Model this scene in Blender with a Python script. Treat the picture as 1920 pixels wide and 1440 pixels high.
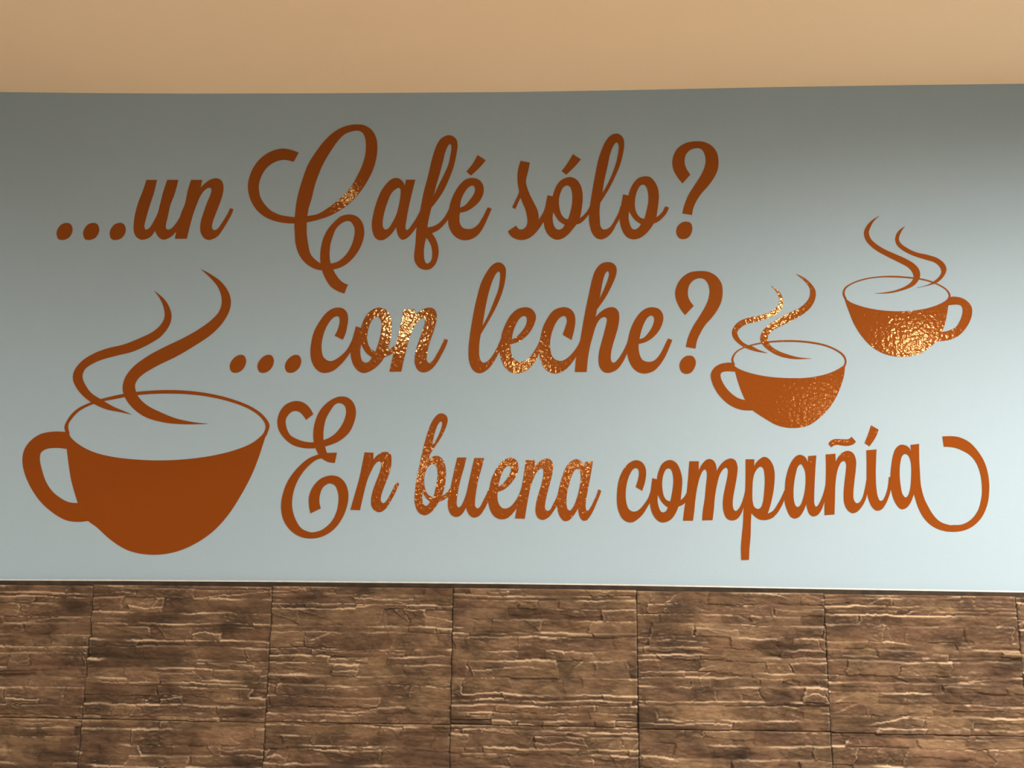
import bpy, math, random
import numpy as np
from mathutils import Vector, Matrix
from mathutils.geometry import delaunay_2d_cdt

C = bpy.context.scene.collection
for _o in list(bpy.data.objects):
    bpy.data.objects.remove(_o)
scene = bpy.context.scene

# ------------------------------------------------------------------ camera
# the wall that carries the lettering is the plane y = 0, the room lies at y < 0;
# ZB is the height of the lower edge of the blue paint above the floor
ZB = 1.35
FOC = 1600.0
YAW, PITCH, ROLL, DIST = -0.0369, 0.1762, 0.0100, 1.9249
CAM = Vector((-0.0056, -DIST, 0.1059 + ZB))
_cy, _sy, _cp, _sp = math.cos(YAW), math.sin(YAW), math.cos(PITCH), math.sin(PITCH)
FW = Vector((_sy*_cp, _cy*_cp, _sp))
_rt = Vector((_cy, -_sy, 0)); _up = _rt.cross(FW)
RT = _rt*math.cos(ROLL) + _up*math.sin(ROLL)
UP = -_rt*math.sin(ROLL) + _up*math.cos(ROLL)
cam_data = bpy.data.cameras.new('camera')
cam_data.sensor_fit = 'HORIZONTAL'
cam_data.sensor_width = 36.0
cam_data.lens = 36.0*FOC/1920.0
cam_data.clip_start = 0.02
cam = bpy.data.objects.new('camera', cam_data)
C.objects.link(cam)
m3 = Matrix((RT, UP, -FW)).transposed().to_4x4()
cam.matrix_world = Matrix.Translation(CAM) @ m3
scene.camera = cam

# ------------------------------------------------------------------ view, world
scene.view_settings.view_transform = 'Standard'
scene.view_settings.look = 'None'
scene.view_settings.gamma = 1.0
scene.view_settings.use_curve_mapping = False
scene.view_settings.exposure = 0.0
world = bpy.data.worlds.new('world'); scene.world = world
world.use_nodes = True
world.node_tree.nodes['Background'].inputs['Color'].default_value = (0.9, 0.8, 0.68, 1)
world.node_tree.nodes['Background'].inputs['Strength'].default_value = 0.05

# ------------------------------------------------------------------ light settings
H = 1.1805                     # height of the ceiling above the lower edge of the blue paint
LAMP_COL = (1.0, 0.83, 0.67)
# recessed downlights, the first three added only to brighten the wall: x, y, watts, cone (deg), bulb radius
DOWNLIGHTS = [(-2.40, -1.25, 165, 180, 0.035), (0.88, -1.20, 150, 180, 0.035), (1.95, -1.20, 400, 180, 0.035),
              (-0.64, -0.64, 6.0, 120, 0.012), (-0.71, -2.24, 160, 180, 0.035), (1.06, -1.98, 90, 180, 0.035), (2.03, -2.70, 210, 180, 0.035),
              (-0.12, -3.41, 160, 180, 0.035), (2.35, -5.21, 230, 180, 0.035)]
# shaded pendants far back in the room: x, y, height above the blue edge, watts
PENDANTS = [(-1.23, -6.5, 0.74, 26), (-0.31, -6.5, 0.90, 26), (0.32, -6.5, 0.83, 26)]
DISC_EMIT = 25.0

# ------------------------------------------------------------------ helpers
def at(px, py, y=0.0):
    """point of the plane at depth y that the photograph shows at pixel px, py"""
    d = FW + RT*((px-960)/FOC) - UP*((py-720)/FOC)
    return CAM + d*((y-CAM.y)/d.y)

def link(name, verts, faces, mat, parent=None, smooth=False, loc=None):
    me = bpy.data.meshes.new(name)
    me.from_pydata([tuple(v) for v in verts], [], faces)
    me.update()
    if mat: me.materials.append(mat)
    if smooth:
        me.polygons.foreach_set('use_smooth', [True]*len(me.polygons))
    o = bpy.data.objects.new(name, me)
    C.objects.link(o)
    if parent: o.parent = parent
    if loc is not None: o.location = loc
    return o

def box(x0, x1, y0, y1, z0, z1):
    v = [(x, y, z) for x in (x0, x1) for y in (y0, y1) for z in (z0, z1)]
    f = [(0, 1, 3, 2), (4, 6, 7, 5), (0, 4, 5, 1), (2, 3, 7, 6), (0, 2, 6, 4), (1, 5, 7, 3)]
    return v, f

def thing(name, label, cat, loc, group=None):
    o = bpy.data.objects.new(name, None)
    o.empty_display_size = 0.05
    C.objects.link(o)
    o.location = loc
    o['label'] = label; o['category'] = cat
    if group: o['group'] = group
    return o

def struct(o):
    o['kind'] = 'structure'
    return o

# ------------------------------------------------------------------ materials
def mat(name):
    m = bpy.data.materials.new(name); m.use_nodes = True
    nt = m.node_tree
    return m, nt, nt.nodes['Principled BSDF']

def noise(nt, scale, detail=4, rough=0.55, vec=None, dims='3D'):
    n = nt.nodes.new('ShaderNodeTexNoise')
    n.inputs['Scale'].default_value = scale
    n.inputs['Detail'].default_value = detail
    n.inputs['Roughness'].default_value = rough
    if vec is not None: nt.links.new(vec, n.inputs['Vector'])
    return n

def position(nt, scale=(1, 1, 1)):
    g = nt.nodes.new('ShaderNodeNewGeometry')
    mp = nt.nodes.new('ShaderNodeMapping')
    mp.inputs['Scale'].default_value = scale
    nt.links.new(g.outputs['Position'], mp.inputs['Vector'])
    return mp.outputs['Vector']

def ramp(nt, fac, stops):
    r = nt.nodes.new('ShaderNodeValToRGB')
    el = r.color_ramp.elements
    while len(el) < len(stops): el.new(0.5)
    for e, (p, c) in zip(el, stops):
        e.position = p; e.color = (*c, 1)
    nt.links.new(fac, r.inputs['Fac'])
    return r.outputs['Color']

def bump(nt, bsdf, height, dist, strength=1.0):
    b = nt.nodes.new('ShaderNodeBump')
    b.inputs['Distance'].default_value = dist
    b.inputs['Strength'].default_value = strength
    nt.links.new(height, b.inputs['Height'])
    nt.links.new(b.outputs['Normal'], bsdf.inputs['Normal'])

def mix(nt, a, b, fac, mode='MIX'):
    n = nt.nodes.new('ShaderNodeMix'); n.data_type = 'RGBA'; n.blend_type = mode
    for sock, v in ((n.inputs[0], fac), (n.inputs[6], a), (n.inputs[7], b)):
        if hasattr(v, 'is_output'): nt.links.new(v, sock)
        elif isinstance(v, (int, float)): sock.default_value = v
        else: sock.default_value = (*v, 1)
    return n.outputs[2]

def mix_f(nt, fac, k):
    n = nt.nodes.new('ShaderNodeMath'); n.operation = 'MULTIPLY'
    nt.links.new(fac, n.inputs[0]); n.inputs[1].default_value = k
    return n.outputs[0]

def painted(name, c0, c1, scale, bd):
    m, nt, b = mat(name)
    p = position(nt)
    col = ramp(nt, noise(nt, 1.6, 3, vec=p).outputs['Fac'], [(0.3, c0), (0.7, c1)])
    nt.links.new(col, b.inputs['Base Color'])
    b.inputs['Roughness'].default_value = 0.75
    bump(nt, b, noise(nt, scale, 4, 0.6, p).outputs['Fac'], bd)
    return m

M_BLUE = painted('pale_blue_paint', (0.244, 0.366, 0.482), (0.256, 0.380, 0.498), 260, 0.00025)
M_CEIL = painted('cream_ceiling_paint', (0.84, 0.69, 0.48), (0.86, 0.71, 0.50), 300, 0.0003)
M_WALL = painted('dark_taupe_wall_paint', (0.16, 0.13, 0.11), (0.18, 0.15, 0.13), 200, 0.0003)

def m_vinyl():
    m, nt, b = mat('copper_brown_gloss_vinyl')
    p = position(nt)
    col = ramp(nt, noise(nt, 3.0, 2, vec=p).outputs['Fac'], [(0.3, (0.180, 0.047, 0.0070)), (0.7, (0.196, 0.051, 0.0078))])
    nt.links.new(col, b.inputs['Base Color'])
    b.inputs['Roughness'].default_value = 0.085
    b.inputs['Specular IOR Level'].default_value = 0.33
    b.inputs['Specular Tint'].default_value = (1.0, 0.74, 0.34, 1)
    n = noise(nt, 125, 1, 0.4, p)
    bump(nt, b, n.outputs['Fac'], 0.00033)
    return m
M_VINYL = m_vinyl()

def m_stone():
    m, nt, b = mat('brown_stone_look_tile')
    p = position(nt)
    ps = position(nt, (1.0, 1.0, 2.6))
    pf = position(nt, (1.0, 1.0, 4.0))
    big = noise(nt, 6.5, 4, 0.6, ps).outputs['Fac']
    c1 = ramp(nt, big, [(0.30, (0.042, 0.026, 0.017)), (0.45, (0.098, 0.062, 0.038)), (0.60, (0.148, 0.100, 0.062)), (0.75, (0.195, 0.138, 0.088))])
    dark = ramp(nt, noise(nt, 9.0, 5, 0.65, position(nt, (1.0, 1.0, 1.9))).outputs['Fac'], [(0.46, (1, 1, 1)), (0.62, (0.36, 0.35, 0.31))])
    c2 = mix(nt, c1, dark, 0.85, 'MULTIPLY')
    fine = ramp(nt, noise(nt, 70, 5, 0.7, pf).outputs['Fac'], [(0.3, (0.55, 0.53, 0.51)), (0.7, (1.2, 1.2, 1.2))])
    c3 = mix(nt, c2, fine, 0.8, 'MULTIPLY')
    at_ = nt.nodes.new('ShaderNodeAttribute'); at_.attribute_name = 'wear_ledge_light'
    def attr(nm):
        a = nt.nodes.new('ShaderNodeAttribute'); a.attribute_name = nm
        return a.outputs['Fac']
    c3 = mix(nt, c3, ramp(nt, attr('tone'), [(0.0, (0.66, 0.62, 0.56)), (0.35, (0.94, 0.84, 0.80)), (0.7, (1.0, 1.0, 0.95)), (1.0, (1.22, 1.20, 1.10))]), 0.9, 'MULTIPLY')
    c3 = mix(nt, c3, (0.030, 0.022, 0.015), mix_f(nt, attr('stain_clefts'), 0.62))
    c4 = mix(nt, c3, (0.46, 0.365, 0.26), at_.outputs['Fac'])  # cream on upward ledges: painted light as well as edge wear
    nt.links.new(c4, b.inputs['Base Color'])
    b.inputs['Roughness'].default_value = 0.72
    b.inputs['Specular IOR Level'].default_value = 0.3
    bump(nt, b, noise(nt, 330, 4, 0.6, pf).outputs['Fac'], 0.0008)
    return m
M_STONE = m_stone()

def plain(name, c, rough=0.7, emit=None, metallic=0.0, nscale=60, var=0.12):
    m, nt, b = mat(name)
    n = noise(nt, nscale, 4, 0.6, position(nt))
    lo = tuple(k*(1-var) for k in c); hi = tuple(min(1, k*(1+var)) for k in c)
    nt.links.new(ramp(nt, n.outputs['Fac'], [(0.3, lo), (0.7, hi)]), b.inputs['Base Color'])
    b.inputs['Roughness'].default_value = rough
    b.inputs['Metallic'].default_value = metallic
    if emit:
        b.inputs['Emission Color'].default_value = (*emit[0], 1)
        b.inputs['Emission Strength'].default_value = emit[1]
    return m
M_GROUT = plain('dark_brown_grout', (0.11, 0.078, 0.054), 0.9)
M_EDGE = plain('dark_mortar_edge', (0.020, 0.015, 0.010), 0.9, nscale=45, var=0.6)
M_CAULK = plain('white_caulk', (0.56, 0.59, 0.59), 0.7)
M_FLOOR = plain('light_stone_floor', (0.46, 0.42, 0.38), 0.5, nscale=9, var=0.25)
M_LAMPRING = plain('white_lamp_ring', (0.8, 0.8, 0.78), 0.4)
M_DISC = plain('lit_lamp_diffuser', (0.9, 0.9, 0.9), 0.5, ((1.0, 0.86, 0.66), DISC_EMIT))
M_BULB = plain('lit_bulb', (0.9, 0.9, 0.9), 0.5, ((1.0, 0.78, 0.5), 20.0))
M_SHADE = plain('dark_metal_shade', (0.06, 0.05, 0.045), 0.4, metallic=0.6)
M_CORD = plain('dark_cord', (0.03, 0.03, 0.03), 0.5)

# ------------------------------------------------------------------ the room
XL, XR, YB = -3.6, 3.6, -7.6
ZT = ZB + H
# line where the blue paint meets the ceiling: slightly bowed, as the plaster is
TOP = [(-400, 176), (0, 172.5), (180, 174.5), (340, 175.5), (600, 175), (960, 172.5), (1200, 168.5), (1440, 163.5), (1700, 159.5), (1920, 157), (2300, 154)]
top_pts = [at(x, y) for x, y in TOP]
xs = [XL] + [p.x for p in top_pts] + [XR]
zs = [top_pts[0].z] + [p.z for p in top_pts] + [top_pts[-1].z]

# wall with the lettering: blue board above, tiles set on its lower part
v = []; f = []
n = len(xs)
for x, z in zip(xs, zs): v += [(x, 0, z+0.05), (x, 0, 0.0), (x, 0.12, z+0.05), (x, 0.12, 0.0)]
for i in range(n-1):
    a, b = 4*i, 4*(i+1)
    f += [(a, a+1, b+1, b), (a+2, b+2, b+3, a+3), (a, b, b+2, a+2), (a+1, a+3, b+3, b+1)]
f += [(0, 2, 3, 1), (4*n-4, 4*n-3, 4*n-1, 4*n-2)]
wall_back = struct(link('wall_back', v, f, M_BLUE))

v = []; f = []
for x, z in zip(xs, zs): v += [(x, 0.0, z), (x, -0.25, ZT+0.0005), (x, 0.0, z+0.15), (x, -0.25, ZT+0.15)]
for i in range(n-1):
    a, b = 4*i, 4*(i+1)
    f += [(a, b, b+1, a+1), (a+2, a+3, b+3, b+2), (a, a+2, b+2, b)]
k = len(v)
v += [(XL, YB, ZT), (XR, YB, ZT), (XL, YB, ZT+0.15), (XR, YB, ZT+0.15)]
f.append(tuple([k, k+1] [::-1]) + tuple([4*i+1 for i in range(n)]))
f.append(tuple([k+2, k+3]) + tuple([4*i+3 for i in range(n)])[::-1])
f += [(k, k+2, k+3, k+1), (0, 1, k, k+2, 3, 2), (4*n-4, 4*n-2, 4*n-1, k+3, k+1, 4*n-3)]
struct(link('ceiling', v, f, M_CEIL))
struct(link('floor', *box(XL, XR, YB, 0.12, -0.1, 0.0), M_FLOOR))
struct(link('wall_left', *box(XL-0.12, XL, YB, 0.12, 0.0, ZT+0.15), M_WALL))
struct(link('wall_right', *box(XR, XR+0.12, YB, 0.12, 0.0, ZT+0.15), M_WALL))
struct(link('wall_front', *box(XL-0.12, XR+0.12, YB-0.12, YB, 0.0, ZT+0.15), M_WALL))

# thin white bead and rough dark mortar edge between the paint and the tiles
EDGE = [(-300, 1087.5), (0, 1087.5), (240, 1088.5), (480, 1090), (720, 1092), (960, 1094.2), (1200, 1097.5), (1440, 1102), (1680, 1106), (1920, 1110), (2250, 1116)]
def strip(name, off0, off1, y1, mt, jag=0.0, seed=1):
    rnd = random.Random(seed)
    P = [at(x, y) for x, y in EDGE]
    X = [XL] + list(np.arange(P[0].x, P[-1].x, 0.006)) + [XR]
    px = [p.x for p in P]; pz = [p.z for p in P]
    Z = np.interp(X, px, pz)
    v = []; f = []
    j = 0.0
    for x, z in zip(X, Z):
        j = 0.75*j + rnd.uniform(-1, 1)*jag
        jj = 0.5*j
        v += [(x, 0, z+off0), (x, y1+jj*0.5, z+off0+jj*0.3), (x, y1+jj*0.5, z+off1+j), (x, 0, z+off1+j)]
    for i in range(len(X)-1):
        a, b = 4*i, 4*i+4
        for q in range(4):
            f.append((a+q, a+(q+1) % 4, b+(q+1) % 4, b+q))
    f += [(3, 2, 1, 0), tuple(4*len(X)-4+q for q in range(4))]
    return struct(link(name, v, f, mt, loc=(0, 0, 0)))
strip('trim_1', 0.0018, -0.0012, -0.0016, M_CAULK, 0.0001, 3)
strip('trim_2', -0.0010, -0.0104, -0.0078, M_EDGE, 0.0008, 7)

# ------------------------------------------------------------------ stone-look tiles
TW, TH = 0.400, 0.2933
JOINT_X = [at(a, 1200).x for a in (173.0, 509.5, 849.0, 1193.5, 1545.0, 1906.0)]
rng = np.random.default_rng(11)

def vnoise(u, v, su, sv, r):
    """smooth value noise, cell size su by sv"""
    gu, gv = u/su, v/sv
    iu, iv = np.floor(gu).astype(int), np.floor(gv).astype(int)
    fu, fv = gu-iu, gv-iv
    iu -= iu.min(); iv -= iv.min()
    g = r.random((iu.max()+2, iv.max()+2))
    fu = fu*fu*(3-2*fu); fv = fv*fv*(3-2*fv)
    a = g[iu, iv]*(1-fu) + g[iu+1, iv]*fu
    b = g[iu, iv+1]*(1-fu) + g[iu+1, iv+1]*fu
    return (a*(1-fv) + b*fv)*2-1

def tile_relief(w, h, nu, nv, r):
    u, v = np.meshgrid(np.linspace(0, w, nu), np.linspace(0, h, nv))
    vw = v + 0.0030*vnoise(u, v, 0.095, 0.07, r) + 0.0015*vnoise(u, v, 0.022, 0.02, r) + 0.0006*vnoise(u, v, 0.006, 0.006, r)
    uw = u + 0.004*vnoise(u, v, 0.03, 0.010, r) + 0.0012*vnoise(u, v, 0.008, 0.006, r)
    out = np.zeros_like(u); tone = np.full_like(u, 0.5)
    edges = [-0.006]
    while edges[-1] < h+0.006:
        edges.append(edges[-1] + r.choice([0.0095, 0.0135, 0.018, 0.022, 0.026, 0.031]) * r.uniform(0.85, 1.2))
    for a, b in zip(edges[:-1], edges[1:]):
        row = (vw >= a) & (vw < b)
        if not row.any(): continue
        out[row] = r.uniform(0.0035, 0.0055)
        x = -r.uniform(0, 0.08)
        while x < w+0.01:
            L = r.choice([0.045, 0.08, 0.12, 0.17]) * r.uniform(0.8, 1.3)
            slant = r.uniform(-0.35, 0.35)
            uu = uw + slant*(vw-a)
            sel = row & (uu >= x) & (uu < x+L)
            if sel.any():
                t = (vw[sel]-a)/(b-a); s = (uu[sel]-x)/L
                d = r.uniform(0.004, 0.0085)
                lean = r.uniform(-0.0004, 0.0024)            # most beds stand out at their upper arris
                hgt = d + lean*(1-2*t) + r.uniform(-0.0012, 0.0012)*(s-0.5)*2
                hgt += r.uniform(0.0, 0.0012)*(1-(2*t-1)**2)
                ch = r.uniform(0.0012, 0.0030)             # worn upper arris
                dd = np.clip((vw[sel]-a)/ch, 0, 1)
                hgt -= (1-dd)*r.uniform(0.0010, 0.0040)
                if r.random() < 0.32 and (b-a) > 0.012:        # split into two laminae
                    cut = r.uniform(0.35, 0.7); stp = r.uniform(-0.003, 0.0035)
                    wob = cut + 0.10*np.sin(s*r.uniform(3, 9)+r.uniform(0, 6))
                    hgt += stp*(t > wob)
                if r.random() < 0.35:                            # a chipped corner
                    c0 = r.uniform(0.1, 0.9); k = r.uniform(-3, 3)
                    hgt -= r.uniform(0.0008, 0.003)*((t-0.5)*k*0.4 + s < c0)*(1 if r.random() < 0.5 else -0.6)
                out[sel] = hgt
                tone[sel] = r.uniform(0.0, 1.0)
            x += L
    # soften a touch, then add cleft grain running along the beds
    for _ in range(1):
        p = np.pad(out, 1, mode='edge')
        out = 0.5*out + 0.125*(p[:-2, 1:-1] + p[2:, 1:-1] + p[1:-1, :-2] + p[1:-1, 2:])
    out += 0.0008*vnoise(u, v, 0.030, 0.007, r) + 0.0006*vnoise(u, v, 0.013, 0.0045, r) + 0.00035*vnoise(u, v, 0.006, 0.003, r)
    out -= 0.0022*np.maximum(0, 0.5-np.abs(vnoise(u+0.6*v, v-0.2*u, 0.034, 0.016, r))*1.6)*(vnoise(u, v, 0.10, 0.06, r) > 0.1)
    k = vnoise(u-0.5*v, v, 0.028, 0.020, r); out += 0.0022*np.abs(k)
    out += 0.0016*vnoise(u, v, 0.09, 0.05, r)
    edge = np.minimum(np.minimum(u, w-u), np.minimum(v, h-v))
    out -= 0.0018*np.clip(1-edge/0.0022, 0, 1)
    out = np.clip(out, 0.0004, 0.016)
    # lit ledge lines put into the colour, along with pigment rubbed off the arrises
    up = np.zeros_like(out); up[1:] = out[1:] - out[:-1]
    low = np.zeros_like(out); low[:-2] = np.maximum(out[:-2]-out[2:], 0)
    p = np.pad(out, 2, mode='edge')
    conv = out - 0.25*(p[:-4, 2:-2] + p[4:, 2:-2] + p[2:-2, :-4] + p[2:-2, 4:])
    wear_ledge_light = np.clip((up-0.0005)/0.0012, 0, 1)*0.58 + np.clip(conv/0.0012, 0, 1)*0.30
    wear_ledge_light *= np.clip(0.50 + 1.0*vnoise(u, v, 0.06, 0.022, r), 0.02, 1)
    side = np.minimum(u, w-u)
    stain_clefts = np.clip(1-side/0.011, 0, 1)*np.clip(0.6+0.9*vnoise(u, v, 0.02, 0.05, r), 0, 1)
    stain_clefts = np.maximum(stain_clefts, np.clip((-conv-0.0003)/0.0016, 0, 1)*0.7)      # darker in the clefts
    return u, v, out, (np.clip(wear_ledge_light, 0, 0.85), tone, np.clip(stain_clefts, 0, 1))

def tile_mesh(w, h, nu, nv, r):
    u, v, d, wear_ledge_light = tile_relief(w, h, nu, nv, r)
    base = 0.006
    co = np.stack([u, -(base+d), -v], -1).reshape(-1, 3)
    idx = np.arange(nu*nv).reshape(nv, nu)
    q = np.stack([idx[:-1, :-1], idx[1:, :-1], idx[1:, 1:], idx[:-1, 1:]], -1).reshape(-1, 4)
    # skirt back to the wall
    ring = np.concatenate([idx[0, :], idx[1:, -1], idx[-1, -2::-1], idx[-2:0:-1, 0]])
    sk = co[ring].copy(); sk[:, 1] = -0.0005
    k = np.arange(len(ring)); kn = (k+1) % len(ring); off = len(co)
    q2 = np.stack([ring[k], ring[kn], off+kn, off+k], -1)
    co = np.concatenate([co, sk]); q = np.concatenate([q, q2])
    me = bpy.data.meshes.new('tile')
    me.vertices.add(len(co)); me.vertices.foreach_set('co', co.astype(np.float32).ravel())
    me.loops.add(q.size); me.loops.foreach_set('vertex_index', q.astype(np.int32).ravel())
    me.polygons.add(len(q))
    me.polygons.foreach_set('loop_start', np.arange(0, q.size, 4, dtype=np.int32))
    me.polygons.foreach_set('loop_total', np.full(len(q), 4, dtype=np.int32))
    me.update(calc_edges=True); me.validate()
    for nm, arr in zip(('wear_ledge_light', 'tone', 'stain_clefts'), wear_ledge_light):
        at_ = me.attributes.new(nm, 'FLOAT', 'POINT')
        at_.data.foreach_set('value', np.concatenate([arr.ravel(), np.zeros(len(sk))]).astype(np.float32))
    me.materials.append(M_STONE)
    return me

grout = link('grout_bed', *box(XL, XR, -0.0060, -0.0002, 0.0, ZB-0.004), M_GROUT, wall_back)
row_px = [(0, 1343.5), (480, 1352), (850, 1356), (1192, 1362), (1556, 1373), (1890, 1378)]
row_z = [at(*p).z for p in row_px]; row_x = [at(*p).x for p in row_px]
edge_x = [at(*p).x for p in EDGE]; edge_z = [at(*p).z for p in EDGE]
pitch = 0.4
jx = [JOINT_X[0]-pitch*k for k in range(6, 0, -1)] + JOINT_X + [JOINT_X[-1]+pitch*k for k in range(1, 7)]
spare = []
GAP = 0.0005
for c in range(len(jx)-1):
    x0, x1 = max(jx[c], XL), min(jx[c+1], XR)
    if x1-x0 < 0.05: continue
    w = x1-x0-GAP
    xm = (x0+x1)/2
    zt = float(np.interp(xm, edge_x, edge_z)) - 0.0098
    zr = float(np.interp(xm, row_x, row_z))
    seen = 5 <= c <= 11
    z = zt
    for rw in range(5):
        zb = zr - TH*rw if rw < 4 else 0.004
        h = z-zb-GAP
        if h < 0.03: break
        if seen and rw < 2:
            me = tile_mesh(w, h, 250, 184, rng)
            o = bpy.data.objects.new('tile', me)
            if c < 11: spare.append((me, w, h))
        else:
            me, w0, h0 = spare[(c*5+rw*3) % len(spare)] if spare else (None, 1, 1)
            if me is None:
                me = tile_mesh(pitch-GAP, TH-GAP, 150, 110, rng); spare.append((me, pitch-GAP, TH-GAP)); w0, h0 = pitch-GAP, TH-GAP
            o = bpy.data.objects.new('tile', me)
            o.scale = (w/w0, 1, h/h0)
        C.objects.link(o); o.parent = wall_back
        o.location = (x0+GAP/2, 0, z)
        z = zb

# ------------------------------------------------------------------ vinyl cut-outs
CROPS = {'A': (90, 300, 5.3333), 'B': (450, 220, 6.857), 'C': (490, 340, 6.5458), 'D': (670, 240, 5.1429),
         'E': (930, 230, 6.2593), 'F': (1090, 240, 6.2593), 'G': (420, 540, 8), 'H': (620, 540, 8),
         'I': (860, 480, 6), 'J': (1060, 480, 6), 'K': (1220, 490, 6.2609), 'L': (510, 730, 4.9655),
         'M': (760, 760, 6.2609), 'N': (920, 830, 8.727), 'O': (1140, 840, 6.5455), 'P': (1350, 830, 6.2609),
         'Q': (1530, 790, 5.647), 'R': (30, 490, 3.84), 'S': (30, 720, 3.84), 'T': (1320, 500, 4.5), 'U': (1560, 390, 4.965)}

def catmull(P, closed, corner, step=1.6):
    """spline through P (n,k); corner[i] breaks the tangent"""
    P = np.asarray(P, float); n = len(P); out = []
    segs = n if closed else n-1
    for i in range(segs):
        p1, p2 = P[i], P[(i+1) % n]
        p0 = P[i-1] if (closed or i > 0) and not corner[i] else None
        p3 = P[(i+2) % n] if (closed or i+2 < n) and not corner[(i+1) % n] else None
        L = np.linalg.norm((p2-p1)[:2])
        def tang(a, b, c):
            d1 = max(np.linalg.norm((b-a)[:2]), 1e-6)**0.5; d2 = max(np.linalg.norm((c-b)[:2]), 1e-6)**0.5
            return (b-a)/d1 - (c-a)/(d1+d2) + (c-b)/d2
        d = max(L, 1e-6)**0.5
        m1 = tang(p0, p1, p2)*d if p0 is not None else None
        m2 = tang(p1, p2, p3)*d if p3 is not None else None
        if m1 is None and m2 is None: m1 = m2 = p2-p1
        elif m1 is None: m1 = 1.5*(p2-p1) - 0.5*m2
        elif m2 is None: m2 = 1.5*(p2-p1) - 0.5*m1
        k = max(2, min(14, int(L/step)))
        for t in np.arange(k)/k:
            t2, t3 = t*t, t*t*t
            out.append((2*t3-3*t2+1)*p1 + (t3-2*t2+t)*m1 + (-2*t3+3*t2)*p2 + (t3-t2)*m2)
    if not closed: out.append(P[-1])
    return np.array(out)

def parse(s, crop):
    pts, cor, rib = [], [], []
    ox, oy, sc = CROPS[crop]
    for tok in s.split():
        if tok[0] == '@':
            ox, oy, sc = CROPS[tok[1]]; continue
        c = tok.endswith('c'); tok = tok.rstrip('c')
        row = []
        for xy in tok.split('/'):
            x, y = xy.split(',')
            row += [ox+float(x)/sc, oy+float(y)/sc]
        pts.append(row); cor.append(c)
    return pts, cor

_level = [0]
def cutout(name, crop, shapes, parent, thick=None):
    """shapes: list of (kind, text); kind o = outline, h = hole, r = ribbon of edge pairs"""
    V = []; F = []; hole = []
    def add(poly, is_hole):
        k = len(V)
        ar = sum(a[0]*b[1]-b[0]*a[1] for a, b in zip(poly, list(poly[1:])+[poly[0]]))
        if ar > 0: poly = poly[::-1]                 # pixel y runs down: keep every polygon anticlockwise
        for p in poly: V.append(p)
        F.append(list(range(k, k+len(poly)))); hole.append(is_hole)
    for kind, s in shapes:
        pts, cor = parse(s, crop)
        if kind == 'r':
            R = catmull(pts, False, cor)
            for a, b in zip(R[:-1], R[1:]):
                quad = [a[:2], b[:2], b[2:], a[2:]]
                quad = [q for i, q in enumerate(quad) if np.linalg.norm(q-quad[i-1]) > 1e-3]
                if len(quad) >= 3: add(quad, False)
        else:
            add(catmull(pts, True, cor), kind == 'h')
    W = [at(p[0], p[1]) for p in V]
    scl = 1000.0
    co = [Vector((w.x*scl, w.z*scl)) for w in W]
    ov, oe, of, _, _, ofo = delaunay_2d_cdt(co, [], F, 1, 1e-4)
    cen = np.array([[sum(ov[i][0] for i in t)/3, sum(ov[i][1] for i in t)/3] for t in of])
    inside = np.zeros(len(of), bool)
    for is_hole in (False, True):
        for face, hl in zip(F, hole):
            if hl != is_hole: continue
            P = np.array([co[i] for i in face])
            lo, hi = P.min(0), P.max(0)
            cand = np.where((cen >= lo).all(1) & (cen <= hi).all(1))[0]
            if not len(cand): continue
            q = cen[cand]; c = np.zeros(len(cand), bool)
            for (ax, ay), (bx, by) in zip(P, np.roll(P, -1, 0)):
                cross = (ay > q[:, 1]) != (by > q[:, 1])
                if ay != by:
                    c ^= cross & (q[:, 0] < (bx-ax)*(q[:, 1]-ay)/(by-ay) + ax)
            inside[cand[c]] = not is_hole
    tris = [t for t, k in zip(of, inside) if k]
    _level[0] = (_level[0]+1) % 4
    th = thick or (0.0007 + 0.00008*_level[0])
    used = sorted({i for t in tris for i in t}); rm = {i: k for k, i in enumerate(used)}
    nU = len(used)
    px, py, pz = parent_origin(parent)
    verts = [(ov[i][0]/scl-px, -th-py, ov[i][1]/scl-pz) for i in used] + [(ov[i][0]/scl-px, -0.0001-py, ov[i][1]/scl-pz) for i in used]
    faces = []; cnt = {}
    for t in tris:
        a, b, c = (ov[i] for i in t)
        ar = (b[0]-a[0])*(c[1]-a[1]) - (b[1]-a[1])*(c[0]-a[0])
        tt = [rm[i] for i in (t if ar > 0 else t[::-1])]
        faces.append(tt)
        for e in zip(tt, tt[1:]+tt[:1]): cnt[e] = 1
    for (a, b) in cnt:
        if (b, a) not in cnt: faces.append([b, a, a+nU, b+nU])
    return link(name, verts, faces, M_VINYL, parent)

def parent_origin(o):
    p = Vector(o.location)
    while o.parent:
        o = o.parent; p += Vector(o.location)
    return p

def word(label, px, py):
    loc = at(px, py)
    return thing('vinyl_word', label, 'lettering', loc, 'vinyl words on the blue wall')

def letter(w, crop, *shapes, name='letter'):
    return cutout(name, crop, shapes, w)

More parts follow.
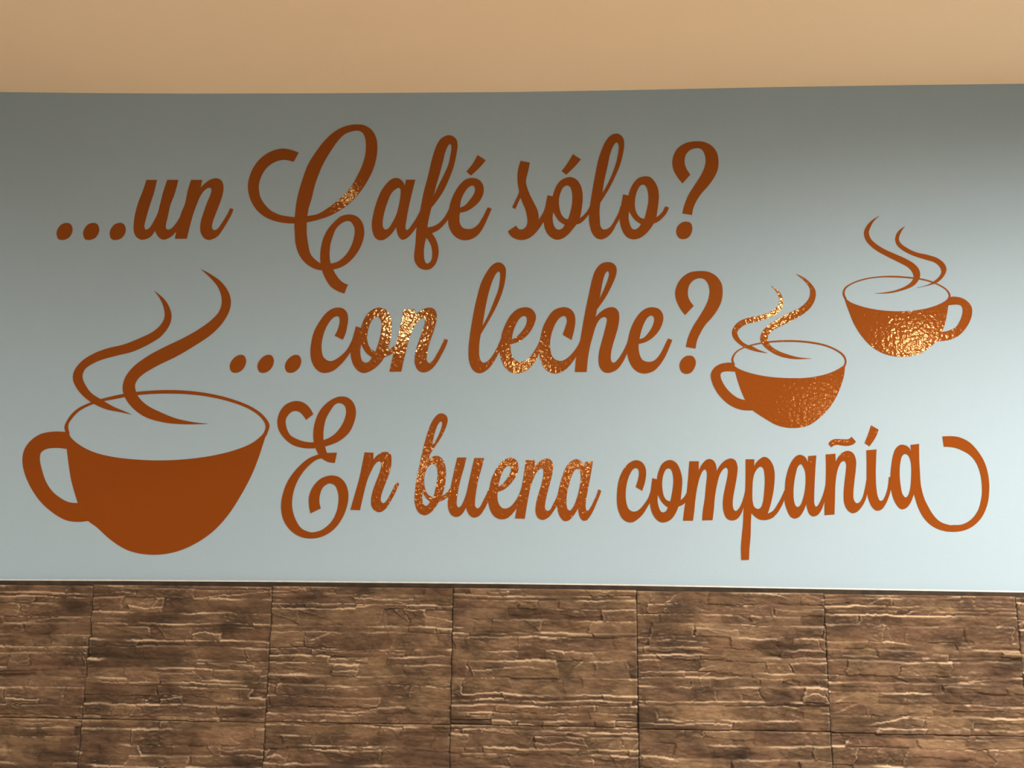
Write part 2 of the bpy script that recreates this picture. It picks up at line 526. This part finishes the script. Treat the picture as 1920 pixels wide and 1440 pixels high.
# ---- first line
w = word('dark copper word "...un" with three leading dots, at the left of the top line', 110, 448)
for dx in (0, 266, 532):
    pts = [(185,630),(225,640),(246,685),(240,730),(205,780),(150,800),(105,792),(87,745),(92,705),(130,650)]
    letter(w, 'A', ('o', ' '.join('%g,%g' % (x+dx, y) for x, y in pts)), name='dot')
letter(w, 'A', ('o', '985,200c 1090,200c 1060,330 1020,450 985,570 965,655 968,685 985,697 1015,680 1060,610 1095,540 1120,450 1150,330 1193,200c 1303,200c 1270,330 1225,450 1200,560 1180,650 1182,685 1205,697 1240,680 1290,620 1330,550 1370,450c 1400,450c 1330,712c 1285,712c 1240,760 1200,785 1150,797 1110,775 1085,740 1070,708c 1030,765 985,790 930,797 885,770 860,720 858,640 872,540 905,420 945,320'))
letter(w, 'A', ('o', '1432,200c 1543,200c 1527,278c 1570,235 1630,195 1690,184 1735,205 1755,260 1748,340 1720,430 1685,520 1655,600 1640,660 1645,690 1668,703 1700,685 1740,630 1790,550 1822,483c 1855,492c 1840,535 1800,610 1745,700 1700,760 1650,790 1605,800 1560,780 1530,735 1522,680 1530,610 1555,530 1590,430 1620,360 1635,305 1630,283 1605,278 1560,310 1520,370 1490,440 1460,520 1430,620 1388,788c 1270,788c 1290,690 1330,540 1370,440 1400,300'))

w = word('copper word "Café" with a large looped capital C, above the word "con"', 500, 448)
letter(w, 'B', ('r', '755,455/690,572 580,405/555,548 440,425/450,575 300,500/360,635 190,620/295,720 125,760/250,830 103,890/243,920 125,1030/265,1030 190,1160/320,1120 290,1260/400,1200 420,1325/520,1257 560,1357/640,1278 700,1365/705,1283 860,1350/865,1270 1050,1305/1010,1240 1200,1245/1140,1160 1380,1130/1270,1060 1530,980/1410,920 1650,800/1510,750 1730,620/1585,580 1765,430/1618,420 1755,280/1610,270 1700,170/1575,200 1600,105/1530,175 1500,93/1470,175 1360,115/1360,210 1210,190/1270,290 1080,310/1190,400 960,470/1100,545 870,620/1030,690 810,780/965,870 755,960/920,1050 725,1100/880,1180 708,1250/862,1280 700,1440/858,1440'),
       ('r', '@C 420,340/580,340 407,520/556,510 410,620/558,640 420,760/575,770 450,870/600,880 510,970/650,950 590,1040/715,1000 690,1085/770,1020 800,1090/805,1025 890,1082/850,1012 1000,1045/940,985 1110,960/1040,900 1200,840/1110,780 1255,700/1145,650 1262,590/1142,570 1230,490/1110,510 1170,430/1080,490 1080,408/1040,490 980,430/980,520 890,505/920,580 810,600/880,670 755,720/850,770 728,850/838,890 725,980/848,990 745,1090/885,1090 790,1200/940,1180 850,1290/1000,1240 930,1345/1062,1268 1020,1378/1062,1268'))
letter(w, 'D', ('o', '458,558c 440,520 410,492 370,483 330,495 280,540 230,610 185,720 155,830 140,930 148,1000 170,1055 205,1080 250,1080 300,1050 340,1010 375,955c 382,1000 400,1050 430,1078 465,1070 500,1045 540,1000 575,950c 620,900c 605,800c 575,860 530,930 490,980 472,985 465,960 475,880 495,770 520,660 560,500c 470,500c'),
       ('h', '415,590 400,577 370,590 330,630 290,720 260,820 245,910 250,960 270,980 300,970 340,910 375,840 400,750 415,660'))
letter(w, 'D', ('o', '548,1230 560,1120 572,960 605,800 640,620 680,470 720,300 755,190 800,110 850,78 885,70 930,85 960,120 967,170 955,260 930,370 890,480 830,610 770,700 715,770c 700,830 685,900 675,960c 740,945 790,915 840,860 885,780c 910,850c 875,885c 830,940 780,985 720,1015c 750,1060 775,1120 785,1190 775,1260 745,1325 700,1362 650,1368 600,1350 565,1310 550,1270'),
       ('h', '738,655c 760,560 790,460 825,330 850,230 880,165 898,155 907,190 898,260 875,360 835,450 790,540'),
       ('h', '665,1058c 695,1100 715,1150 722,1210 715,1270 690,1303 665,1305 648,1270 642,1200 650,1120'))
e = letter(w, 'D', ('o', '885,780 905,700 940,620 990,545 1050,495 1110,483 1165,495 1205,535 1220,590 1210,650 1180,705 1130,755 1060,800 990,818c 985,870 990,920 1015,960 1060,975 1110,970 1160,935 1210,860 1240,800 1258,765c 1295,780c 1270,840 1235,920 1190,1000 1140,1050 1080,1078 1020,1082 960,1060 910,1010 880,940 877,880'),
       ('h', '990,770c 1000,700 1030,630 1070,575 1110,555 1130,570 1135,605 1120,645 1080,700 1040,745'))
letter(e, 'D', ('o', '1160,262c 1238,312c 1190,370 1095,460c 1052,420c 1110,350'), name='accent')

w = word('dark copper word "sólo?" ending the top line', 960, 448)
letter(w, 'E', ('o', '288,450c 397,470c 380,560 352,690 365,760 400,850 440,930 480,1010 498,1070 500,1140c 535,1090 565,1030 580,980c 640,1000c 565,1170c 548,1180c 510,1240 450,1310 380,1360 300,1378 220,1360 170,1325 140,1275c 237,1210c 270,1250 310,1253 345,1230 368,1180 365,1110 345,1020 315,950 288,880c 265,930 228,1015c 190,995c 220,930 270,815 268,790 255,710 252,620 265,530'))
o = letter(w, 'E', ('o', '605,852c 665,865c 680,810 710,740 760,680 820,648 880,640 940,665 985,720 1010,790 1018,880 1012,970 1000,1050 985,1120c 1030,1085 1075,1030 1110,960c 1150,1000c 1095,1070c 1030,1150 990,1180 945,1195c 910,1240 850,1310 780,1360 715,1375 650,1350 600,1300 570,1230 562,1160 570,1060 585,950'),
       ('h', '830,738 790,760 760,820 740,900 745,1000 770,1080 810,1125 845,1135c 875,1040 893,940 895,850 885,790 865,750'),
       ('h', '672,1048c 700,1100 740,1155 805,1198c 780,1240 735,1257 700,1240 675,1190 665,1120'))
letter(o, 'E', ('o', '902,370c 997,432c 930,510 825,612c 770,568c 830,490'), name='accent')
letter(w, 'E', ('o', '1090,1130 1100,1000 1130,800 1165,610 1200,440 1240,320 1290,215 1350,150 1410,130 1460,145 1495,190 1505,260 1490,370 1455,500 1400,630 1330,770 1270,870 1225,940c 1215,1040 1220,1150 1225,1210 1250,1250 1290,1253 1340,1225 1390,1150 1440,1050 1460,980c 1500,1000c 1442,1145c 1410,1200 1370,1275 1310,1340 1240,1370 1180,1355 1130,1300 1105,1230'),
       ('h', '1248,830c 1270,690 1310,510 1340,370 1380,270 1415,233 1435,250 1440,310 1420,430 1380,560 1320,700'))
letter(w, 'F', ('o', '490,780c 552,795c 575,720 610,650 670,590 750,568 810,580 860,630 895,700 910,790 905,880 893,970 880,1050c 930,1010 960,970 985,920c 1028,935c 1000,1000 950,1060 900,1100 850,1122c 820,1170 760,1240 690,1290 610,1307 550,1290 500,1240 465,1160 450,1080 455,980 470,890'),
       ('h', '725,665 690,680 655,740 632,830 630,930 650,1000 690,1050 740,1068c 765,970 785,870 785,790 770,710 750,675'),
       ('h', '560,980c 590,1030 630,1080 700,1128c 670,1170 630,1193 595,1180 570,1130 555,1060'))
q = letter(w, 'F', ('o', '1187,652c 1130,580 1085,500 1068,420 1080,330 1130,240 1220,180 1330,157 1440,165 1530,210 1590,290 1610,390 1600,490 1560,580 1490,680 1410,770 1350,860 1315,940 1298,1022c 1185,1003c 1210,900 1260,780 1330,670 1400,560 1445,460 1458,370 1440,290 1400,245 1345,238 1270,265 1225,320 1212,390 1225,460 1280,548c'), name='question_mark')
letter(q, 'F', ('o', '1240,1100 1285,1120 1302,1170 1290,1240 1250,1290 1190,1305 1140,1285 1113,1220 1130,1155 1180,1110'), name='dot')

# ---- second line
w = word('copper word "...con" with three leading dots, its n sparkling with lamp light', 432, 697)
for dx in (0, 416, 827):
    pts = [(245,1003),(300,1015),(332,1080),(315,1170),(260,1240),(185,1273),(120,1260),(87,1190),(105,1110),(170,1035)]
    letter(w, 'G', ('o', ' '.join('%g,%g' % (x+dx, y) for x, y in pts)), name='dot')
letter(w, 'G', ('o', '1782,778c 1660,715c 1700,640 1730,540 1735,470 1720,430 1695,424 1650,440 1590,500 1530,600 1490,710 1465,840 1468,950 1490,1030 1540,1080 1600,1097 1660,1080 1750,1020 1840,930 1930,760c 2000,760c 1960,965c 1895,965c 1830,1060 1740,1160 1640,1240 1530,1273 1440,1260 1360,1190 1310,1080 1297,950 1310,820 1350,660 1430,510 1530,380 1620,315 1710,294 1790,310 1845,370 1863,460 1850,570 1825,680'))
letter(w, 'H', ('o', '380,575c 455,600c 480,520 530,420 600,345 680,303 750,298 830,330 890,410 915,520 915,640 900,760 855,930c 900,910 950,870c 1000,900c 945,970c 900,1000 830,1030 800,1045c 760,1110 680,1190 590,1250 490,1275 410,1240 345,1160 310,1060 297,960 310,830 340,720'),
       ('h', '690,432 650,450 600,520 565,620 548,730 560,830 600,910 670,958c 710,850 745,720 760,620 765,540 750,480 725,440'),
       ('h', '460,840c 490,910 540,980 618,1040c 580,1100 530,1122 480,1100 455,1040 445,950'))
letter(w, 'H', ('o', '1095,320c 1260,320c 1262,398c 1310,370 1400,315 1480,295 1550,315 1590,390 1585,500 1555,620 1510,750 1470,880 1445,1000 1440,1080 1460,1115 1490,1120 1540,1080 1600,980 1660,870 1705,762c 1760,780c 1730,870 1660,1010 1590,1130 1510,1220 1430,1262 1360,1262 1300,1220 1265,1140 1262,1040 1290,900 1340,750 1390,610 1415,510 1410,460 1385,448 1330,480 1270,550 1220,660 1180,770 1120,990 1060,1255c 882,1255c 930,1040 975,870 1020,690 1060,510 1080,400'))

w = word('copper word "leche?" ending the middle line, sparkling along its lower edge', 885, 697)
letter(w, 'I', ('o', '110,1080 118,960 140,800 170,630 205,470 250,310 310,190 370,110 435,73 490,85 525,130 532,190 515,320 480,440 420,580 350,710 250,880c 235,970 230,1070 238,1150 265,1195 300,1198 345,1165 400,1090 450,990 475,930c 520,960c 455,1085c 420,1150 370,1230 310,1290 240,1320 180,1300 140,1250 115,1170'),
       ('h', '268,790c 285,680 310,540 345,390 385,270 425,195 450,175 465,195 465,260 445,380 400,500 340,650'))
letter(w, 'I', ('o', '475,930 490,860 530,760 590,660 660,600 740,578 810,590 855,635 870,690 850,770 800,860 730,930 660,970 588,993c 585,1050 600,1120 630,1165 680,1188 730,1185 790,1150 850,1070 900,980 925,900c 975,940c 905,1095c 870,1170 810,1250 740,1300 650,1322 580,1305 520,1250 480,1170 462,1080 465,1000'),
       ('h', '597,940c 615,850 650,760 690,700 730,675 760,685 768,725 750,790 700,860 650,910'))
letter(w, 'I', ('o', '925,900 950,800 1000,700 1060,620 1130,585 1200,578 1260,600 1300,650 1313,730 1300,830 1270,945c 1170,885c 1200,800 1217,730 1205,685 1180,675 1140,695 1090,760 1050,860 1030,960 1035,1070 1060,1140 1110,1175 1160,1180 1220,1150 1290,1080 1340,1010 1375,930c 1410,960c 1312,1150c 1260,1220 1200,1280 1130,1315 1060,1320 990,1285 940,1220 915,1140 908,1050 915,970'))
letter(w, 'J', ('o', '108,1305c 120,1160 140,1060 165,960 185,850 205,730 235,570 265,430 300,270 340,160 400,90 470,70 530,80 570,120 577,180 555,260 510,360 450,470 355,605c 340,690c 385,640 440,600 510,577 560,585 597,625 607,690 595,790 565,900 535,1000 515,1090 512,1160 525,1195 550,1200 590,1165 640,1090 690,990 705,940c 750,970c 693,1100c 650,1190 590,1270 530,1305 470,1315 420,1295 385,1245 373,1170 380,1080 405,980 435,870 460,770 468,715 455,690 420,690 375,730 340,800 310,900 280,1010 255,1150 240,1305c'),
       ('h', '385,475c 400,400 425,270 455,190 480,172 492,200 480,260 445,350 415,420'))
letter(w, 'J', ('o', '705,940 725,850 770,740 840,640 910,590 980,577 1050,595 1090,640 1103,700 1085,780 1040,860 970,930 900,970 825,990c 825,1050 840,1120 870,1170 920,1190 980,1185 1030,1150 1080,1080 1120,1000 1155,928c 1203,945c 1170,1030 1120,1140 1060,1230 1000,1290 920,1320 840,1315 770,1270 720,1190 695,1090 695,1010'),
       ('h', '835,935c 850,860 890,750 930,690 970,670 995,690 998,730 975,800 930,870 880,920'))
q = letter(w, 'K', ('o', '405,632c 350,560 305,470 287,380 305,290 360,200 450,135 560,115 680,125 770,175 830,260 845,360 830,470 790,560 720,660 640,750 580,850 545,930 527,1025c 413,1005c 440,890 500,760 570,650 640,530 680,430 690,340 670,260 630,212 575,198 510,220 455,280 437,350 445,430 505,525c'), name='question_mark')
letter(q, 'K', ('o', '450,1107 500,1120 530,1180 515,1250 475,1305 420,1322 365,1300 338,1230 355,1165 400,1120'), name='dot')

# ---- third line
w = word('copper word "En" with a curly capital E, right of the biggest cup', 530, 960)
letter(w, 'L', ('r', '385,232/318,284 345,165/275,225 285,120/235,203 215,110/200,203 140,135/165,225 85,190/135,265 52,280/128,310 60,370/140,370 110,450/175,430 190,515/250,470 290,545/320,490 400,548/395,492 500,530/490,470 620,485/580,420 720,400/650,335 770,290/685,250 782,200/690,190 755,120/670,145 700,75/630,128 620,70/590,140 520,120/550,190 440,210/505,270 395,330/482,370 385,450/480,470 405,545/495,535 430,600/515,600'),
       ('o', '430,600c 515,592c 605,590c 585,685c 520,675 460,640c'),
       ('r', '520,592/510,655 440,605/465,643 340,645/400,665 240,730/310,745 150,850/235,860 100,980/195,980 85,1090/188,1090 105,1210/215,1200 170,1310/270,1290 260,1370/340,1325 370,1388/390,1330 480,1365/470,1305 580,1300/555,1230 660,1190/607,1120 705,1060/620,1000 710,960/605,930 680,870/580,890 620,815/540,876 540,803/510,885 450,835/470,920 380,910/445,990 345,1000/442,1050 345,1080/448,1085 358,1155/455,1108'))
letter(w, 'L', ('o', '862,587c 945,590c 943,655c 980,615 1030,585 1070,583 1105,605 1113,650 1105,740 1075,830 1040,920 1015,1000 1015,1040 1035,1060 1060,1045 1100,980 1135,910 1158,862c 1185,880c 1150,960 1100,1050 1060,1110 1010,1143 965,1135 930,1095 922,1040 935,960 965,870 1000,780 1018,710 1010,675 990,672 955,705 920,770 890,840 860,950 820,1125c 730,1122c 770,980 810,840 840,700'))

w = word('copper word "buena" in the middle of the lowest line, glinting at its top', 775, 960)
letter(w, 'M', ('o', '108,1110 115,1000 135,850 165,720 195,570 235,410 280,270 330,165 385,105 430,95 475,115 497,160 490,220 455,310 400,410 330,510 283,590c 278,640c 320,605 370,592 420,615 460,680 478,770 475,870 455,980 430,1065c 480,1030 530,970c 560,1010c 500,1075c 450,1110 395,1130c 350,1200 290,1265 230,1290 170,1270 130,1215 112,1150'),
       ('h', '315,470c 330,390 360,280 390,215 415,190 432,200 430,240 400,330 360,410'),
       ('h', '330,688 290,700 250,750 228,820 222,910 240,1000 270,1050 330,1080c 350,1000 370,900 380,800 370,730 350,695'),
       ('h', '205,1010c 230,1070 290,1130c 265,1170 240,1180 215,1165 200,1110'))
letter(w, 'M', ('o', '610,613c 718,613c 690,730 655,850 625,980 605,1110 605,1170 625,1198 655,1180 690,1110 715,1040 740,930 775,770 812,618c 925,620c 895,740 860,860 835,990 820,1110 820,1180 840,1208 870,1200 910,1130 950,1050 990,960c 1030,1000c 970,1135c 930,1215 870,1295 805,1318 755,1290 725,1240 712,1195c 680,1260 630,1303 580,1308 535,1280 505,1210 500,1110 510,1050 530,970 560,830 590,700'))
letter(w, 'N', ('o', '-16,728 0,640 40,530 100,420 180,320 250,265 320,248 390,265 440,320 457,390 440,490 390,590 310,690 220,765 115,805c 110,880 120,960 150,1030 200,1072 260,1075 330,1040 400,960 460,860 500,750c 540,800c 415,1090c 350,1170 280,1230 200,1252 130,1245 60,1205 0,1120 -35,1000 -40,880 -30,800'),
       ('h', '125,725c 140,640 170,540 215,440 265,388 310,378 335,410 325,480 280,570 200,670'))
letter(w, 'N', ('o', '578,285c 725,285c 725,395c 780,330 850,275 930,260 990,290 1022,360 1015,470 985,610 945,760 910,900 890,1020 895,1090 930,1115 970,1100 1020,1010 1080,890 1110,800c 1150,830c 1085,1030c 1030,1120 960,1210 870,1262 800,1250 750,1195 733,1110 745,990 780,850 830,680 860,540 862,450 845,420 810,430 750,490 700,590 660,700 620,880 590,1050 558,1245c 398,1240c 430,1060 480,850 520,650 550,470'))
letter(w, 'N', ('o', '1525,400c 1500,330 1460,290 1400,270 1340,290 1270,350 1210,450 1160,590 1120,740 1095,850 1085,950 1085,1030 1100,1120 1140,1220 1200,1280 1270,1275 1340,1215 1400,1130 1430,1070c 1440,1150 1465,1230 1515,1275 1570,1270 1630,1200 1690,1090 1740,970 1790,850 1810,785c 1760,765c 1735,850 1690,950 1640,1050 1595,1110 1570,1110 1555,1060 1560,950 1590,780 1620,620 1650,450 1673,305c 1555,310c'),
       ('h', '1470,500 1455,450 1410,428 1370,460 1330,540 1290,660 1255,800 1240,940 1245,1040 1265,1095 1300,1110 1340,1070 1385,980 1425,860 1455,730 1475,600'))

w = word('orange copper word "compañía" ending in a long curled tail, lowest line', 1160, 960)
letter(w, 'O', ('o', '420,525c 340,478c 365,400 380,320 370,260 345,246 310,260 270,320 240,400 220,510 218,610 230,690 255,750 300,778 350,775 400,740 450,680 490,620 520,540c 560,560c 510,680c 480,730 430,810 370,870 300,910 240,908 180,870 135,790 112,690 110,570 125,430 160,320 220,220 290,165 350,150 410,170 455,230 468,310 455,410'))
letter(w, 'O', ('o', '545,370c 600,385c 620,290 660,200 720,155 780,150 840,185 885,270 910,380 908,480 890,640c 930,605 965,550c 1000,580c 950,670c 910,700 865,718c 830,800 780,870 710,908 640,908 580,860 540,790 518,700 515,600 530,480'),
       ('h', '740,250 710,265 680,330 665,420 670,520 690,600 720,640 765,655c 785,560 800,450 800,350 780,275 760,253'),
       ('h', '612,570c 640,630 680,685 735,728c 710,775 680,790 650,780 625,730 608,650'))
letter(w, 'O', ('o', '998,163c 1115,163c 1113,275c 1150,205 1200,150 1250,135 1300,160 1328,220 1333,282c 1380,205 @P 60,208 130,185 180,210 205,280 200,380 180,500 155,640 150,740 165,790 185,802 215,780 250,720 285,610 295,560c 340,600c 272,770c 245,840 200,895 140,913 80,890 45,820 32,720 45,600 70,480 88,390 90,310 70,293 40,310 0,370 @O 1340,440 1312,600 1300,740 1283,885c 1155,888c 1165,760 1185,640 1200,480 1213,350 1210,290 1190,262 1165,280 1130,350 1105,440 1085,540 1070,650 1060,760 1043,892c 920,892c 935,760 950,660 965,550 980,400'))
letter(w, 'P', ('o', '300,195c 403,195c 400,275c 440,215 510,168 560,180 610,240 638,330 640,450 625,580 595,720 560,832c 620,800 670,730 720,640 755,560c 800,600c 752,680c 720,750 670,830 610,885 530,908 460,900 400,860 368,825c 362,950 358,1100 345,1250 340,1375c 250,1378c 245,1250 255,1100 270,950 275,800 285,650 295,560 300,400'),
       ('h', '480,282 450,295 410,350 388,430 380,550 382,680 400,750 440,778 475,765 500,710 515,610 525,480 522,370 505,300'))
letter(w, 'P', ('o', '1030,235c 1000,170 940,142 890,160 840,220 800,310 770,430 760,550 757,620 760,700 790,800 830,870 880,890 930,870 980,800 1012,718c 1025,780 1055,845 1100,865 1150,845 1190,790 1225,690c 1260,690c 1270,470c 1240,480c 1215,590 1180,680 1145,740 1125,752 1108,720 1105,620 1110,480 1118,320 1130,150c 1035,157c'),
       ('h', '985,300 950,252 915,280 890,360 870,470 862,590 870,690 890,745 915,755 945,730 975,650 998,540 1005,420 1000,350'))
ny = letter(w, 'Q', ('o', '102,350c 205,343c 207,430c 240,370 290,325 345,313 395,340 422,410 420,510 405,640 395,750 400,830 425,865 455,860 490,810 515,720 535,610c 580,640c 540,770c 520,840 480,910 430,960 380,970 330,935 300,870 292,780 300,660 315,530 318,450 300,420 270,430 240,480 220,550 205,660 200,800 195,985c 90,993c 90,850 100,680 105,500'))
letter(ny, 'Q', ('o', '133,238 150,210 190,190 250,188 310,190 350,185 375,162c 422,215c 400,240 350,257 290,258 220,248 185,258 165,275c'), name='tilde')
ii = letter(w, 'Q', ('o', '532,307c 640,297c 635,420 632,560 638,700 655,800 680,842 705,835 735,780 760,690 770,590c 830,590c 795,710c 770,800 735,880 690,935 640,945 595,910 560,840 540,750 535,600 535,450'))
letter(ii, 'Q', ('o', '582,42c 662,88c 630,170 565,265c 512,230c 545,150'), name='accent')
letter(w, 'Q', ('o', '1005,325c 985,280 940,252 890,250 845,285 815,360 795,480 787,600 790,690 810,790 850,880 900,928 950,920 995,870 1038,760c 1060,700c 1050,330c'),
       ('h', '940,345 910,370 890,450 885,560 895,680 915,770 945,805 970,790 995,720 1005,620 1008,500 1000,420 975,360'),
       ('r', '1000,250/1090,238 1008,400/1092,400 1010,560/1098,520 1020,700/1110,680 1045,800/1140,800 1085,920/1180,890 1140,1020/1240,990 1220,1100/1310,1060 1320,1150/1400,1095 1440,1168/1460,1097 1560,1155/1550,1090 1660,1110/1640,1040 1750,1020/1710,950 1810,890/1745,840 1832,740/1757,720 1825,590/1740,560 1785,440/1690,430 1715,320/1620,350 1620,220/1530,300 1500,165/1450,275 1337,160/1352,268'))

# ---- the three cups
def cup(label, px, py, crop, body, handle, rim, steams):
    t = thing('vinyl_cup', label, 'wall decal', at(px, py), 'vinyl coffee cups on the blue wall')
    cutout('cup_body', crop, [('o', body)], t)
    cutout('handle', crop, [('o', handle)], t)
    cutout('rim', crop, [('r', rim)], t)
    for s in steams:
        cutout('steam', *s, t)

cup('biggest brown vinyl coffee cup with steam, handle to the left, at the lower left', 290, 1040, 'S',
    '352,345c 370,345 400,390 460,440 560,490 700,525 880,545 1060,550 1240,540 1420,515 1580,475 1700,425 1765,375c 1800,365c 1780,430 1740,550 1690,670 1620,800 1530,940 1420,1060 1290,1150 1160,1205 1030,1228 900,1222 790,1190 680,1120 580,1030 520,985 460,900 440,840 400,700 380,580 365,460 358,400',
    '353,345c 270,343 180,360 110,405 62,470 47,550 62,640 110,750 180,850 270,930 360,980 440,992 525,985c 560,900c 447,857c 380,850 320,820 260,770 215,700 185,610 172,540 180,495 220,468 290,460 365,467c 400,455c 372,385c',
    '360,350/388,360 350,310/376,305 385,237/405,247 440,182/460,192 545,130/568,140 700,87/705,110 870,57/880,79 1120,44/1120,69 1350,62/1345,85 1550,107/1540,127 1700,167/1682,182 1785,230/1762,240 1825,295/1797,300 1812,350/1785,350 1795,385/1760,380',
    [('R', [('r', '995,212/996,213 1040,275/1070,275 1068,350/1110,345 1068,410/1120,400 1040,460/1105,460 985,508/1050,535 900,550/960,595 780,598/840,650 650,630/720,680 560,665/600,715 480,715/515,760 425,780/485,800 410,840/480,840 430,900/500,890 480,965/545,950 550,1020/615,995 650,1065/700,1045 750,1085/770,1075 832,1103/833,1102')]),
     ('R', [('r', '1332,58/1333,57 1390,110/1400,92 1450,180/1480,150 1478,250/1530,220 1480,310/1548,290 1460,365/1535,360 1410,420/1490,440 1320,487/1405,528 1200,555/1280,612 1060,622/1150,688 940,688/1025,748 840,765/920,810 785,840/870,860 768,920/858,910 790,990/885,980 840,1055/950,1040 920,1115/1050,1090 1040,1155/1150,1130 1180,1172/1260,1155 1380,1170/1381,1169')])])
cup('small copper coffee cup with handle to the left, right of the word "leche?"', 1490, 800, 'T',
    '245,830c 300,865 400,900 540,928 700,940 860,938 1000,915 1100,880 1172,838c 1190,830c 1180,920 1150,1020 1110,1110 1050,1200 970,1280 890,1335 800,1358 700,1358 610,1335 520,1285 410,1212 380,1180 350,1130 310,1040 280,950 262,885',
    '246,813c 200,810 130,825 80,860 57,910 70,980 110,1060 170,1130 240,1180 320,1208 410,1212c 430,1150c 352,1128c 280,1105 210,1050 165,990 140,930 143,900 170,885 262,886c 285,878c 262,846c',
    '243,835/262,828 232,780/248,780 260,725/272,730 320,685/328,692 430,650/434,660 560,628/562,641 720,620/720,634 880,630/878,644 1030,660/1025,672 1130,705/1120,714 1185,750/1172,757 1202,800/1188,800 1190,845/1172,842',
    [('T', [('r', '565,165/566,164 612,215/628,205 632,262/660,255 632,310/665,320 610,345/650,362 560,380/600,410 480,410/520,440 380,430/430,468 300,460/350,488 250,510/295,530 235,560/280,560 250,605/298,605 300,655/345,650 360,690/410,675 440,715/470,705 535,730/536,729')]),
     ('T', [('r', '775,62/776,61 850,125/865,108 890,180/930,180 893,240/943,240 870,290/925,305 810,345/870,375 700,400/760,445 600,455/670,490 530,505/585,535 485,560/545,575 475,615/538,620 500,665/560,665 560,715/625,710 640,755/710,742 750,778/800,765 905,775/906,774')])])
cup('small glittering copper coffee cup with handle to the right, at the far right', 1680, 668, 'U',
    '112,825c 160,870 240,905 350,935 480,955 620,962 760,955 900,930 1010,890 1075,850c 1095,830c 1085,890 1080,920 1070,990 1040,1110 1000,1190 975,1235 900,1305 820,1355 720,1380 620,1385 510,1365 420,1325 340,1265 260,1170 200,1070 160,970 130,890',
    '1097,829c 1140,826 1210,840 1270,880 1300,930 1300,1000 1270,1080 1220,1150 1160,1200 1080,1230 970,1240c 960,1180c 1035,1152c 1090,1140 1150,1110 1190,1050 1213,980 1213,930 1195,905 1085,905c 1068,885c 1082,856c',
    '122,855/137,845 98,800/117,797 115,745/130,752 180,700/190,708 300,658/305,668 430,638/432,648 570,632/570,646 720,642/718,655 850,660/845,672 970,698/963,708 1060,750/1050,757 1095,790/1080,795 1102,825/1085,825 1080,862/1065,857',
    [('U', [('r', '440,75/441,76 375,112/392,120 320,170/360,175 297,230/342,230 310,290/360,285 350,345/410,335 420,400/490,385 520,455/590,430 630,510/690,475 710,555/770,525 750,605/810,575 758,650/820,630 735,690/800,680 680,730/750,730 600,763/650,768 500,785/530,793 400,795/401,796')]),
     ('U', [('r', '678,170/679,171 610,225/640,230 588,290/622,290 605,345/645,335 660,395/710,380 760,445/790,415 870,480/900,440 950,505/985,470 1000,545/1045,520 1018,590/1065,575 1000,635/1040,635 950,680/985,690 890,715/920,715 785,745/786,746')])])

# ------------------------------------------------------------------ lamps (behind the camera)
def lathe(profile, seg=24):
    v = []; f = []
    for r, z in profile:
        for k in range(seg):
            a = 2*math.pi*k/seg
            v.append((r*math.cos(a), r*math.sin(a), z))
    for i in range(len(profile)-1):
        for k in range(seg):
            a, b = i*seg+k, i*seg+(k+1) % seg
            f.append((a, b, b+seg, a+seg))
    f.append(tuple(range(seg))[::-1]); n = (len(profile)-1)*seg
    f.append(tuple(range(n, n+seg)))
    return v, f

def add_light(name, kind, loc, watts, size, parent, cone=None):
    d = bpy.data.lights.new(name, kind)
    d.energy = watts; d.color = LAMP_COL; d.shadow_soft_size = size
    if cone:
        d.spot_size = math.radians(cone); d.spot_blend = 1.0
    o = bpy.data.objects.new(name, d); C.objects.link(o)
    o.location = loc
    o.parent = parent
    return o

LAMP_LABEL = ['added downlight brightening the left end of the lettered wall', 'added downlight brightening the lettered wall, right of the middle',
              'added downlight brightening the right end of the lettered wall', 'small lit downlight closest to the lettered wall',
              'lit recessed downlight behind the camera, left of the middle', 'lit recessed downlight behind the camera, right of the middle',
              'lit recessed downlight behind the camera, by the right wall', 'lit recessed downlight in the middle of the room',
              'lit recessed downlight deep in the room, on the right']
for i, (x, y, wt, cone, size) in enumerate(DOWNLIGHTS):
    t = thing('ceiling_lamp', LAMP_LABEL[i], 'lamp', (x, y, ZT), 'recessed ceiling downlights')
    link('lamp_ring', *lathe([(0.050, 0.0), (0.050, -0.006), (0.040, -0.008), (0.037, -0.004), (0.037, 0.0)]), M_LAMPRING, t, True)
    link('diffuser', *lathe([(0.036, -0.001), (0.034, -0.004), (0.004, -0.0045)]), M_DISC, t)
    add_light('bulb', 'SPOT', (0, 0, -0.02), wt, size, t, cone)
for i, (x, y, z, wt) in enumerate(PENDANTS):
    t = thing('pendant_lamp', ['dark shaded pendant lamp at the back of the room, leftmost of three', 'dark shaded pendant lamp at the back of the room, hung highest',
              'dark shaded pendant lamp at the back of the room, rightmost of three'][i], 'lamp', (x, y, ZT), 'shaded pendants at the back of the room')
    dz = ZB+z-ZT
    link('ceiling_rose', *lathe([(0.045, 0.0), (0.045, -0.015), (0.02, -0.025)]), M_CORD, t, True)
    link('cord', *lathe([(0.004, -0.02), (0.004, dz+0.16)], 8), M_CORD, t, True)
    sh = link('lamp_shade', *lathe([(0.02, dz+0.165), (0.03, dz+0.155), (0.06, dz+0.12), (0.11, dz+0.06), (0.105, dz+0.06), (0.055, dz+0.115), (0.02, dz+0.15)]), M_SHADE, t, True)
    link('bulb', *lathe([(0.012, dz+0.14), (0.014, dz+0.11), (0.03, dz+0.085), (0.028, dz+0.065), (0.01, dz+0.055)]), M_BULB, t, True)
    add_light('glow', 'POINT', (0, 0, dz), wt, 0.033, t)
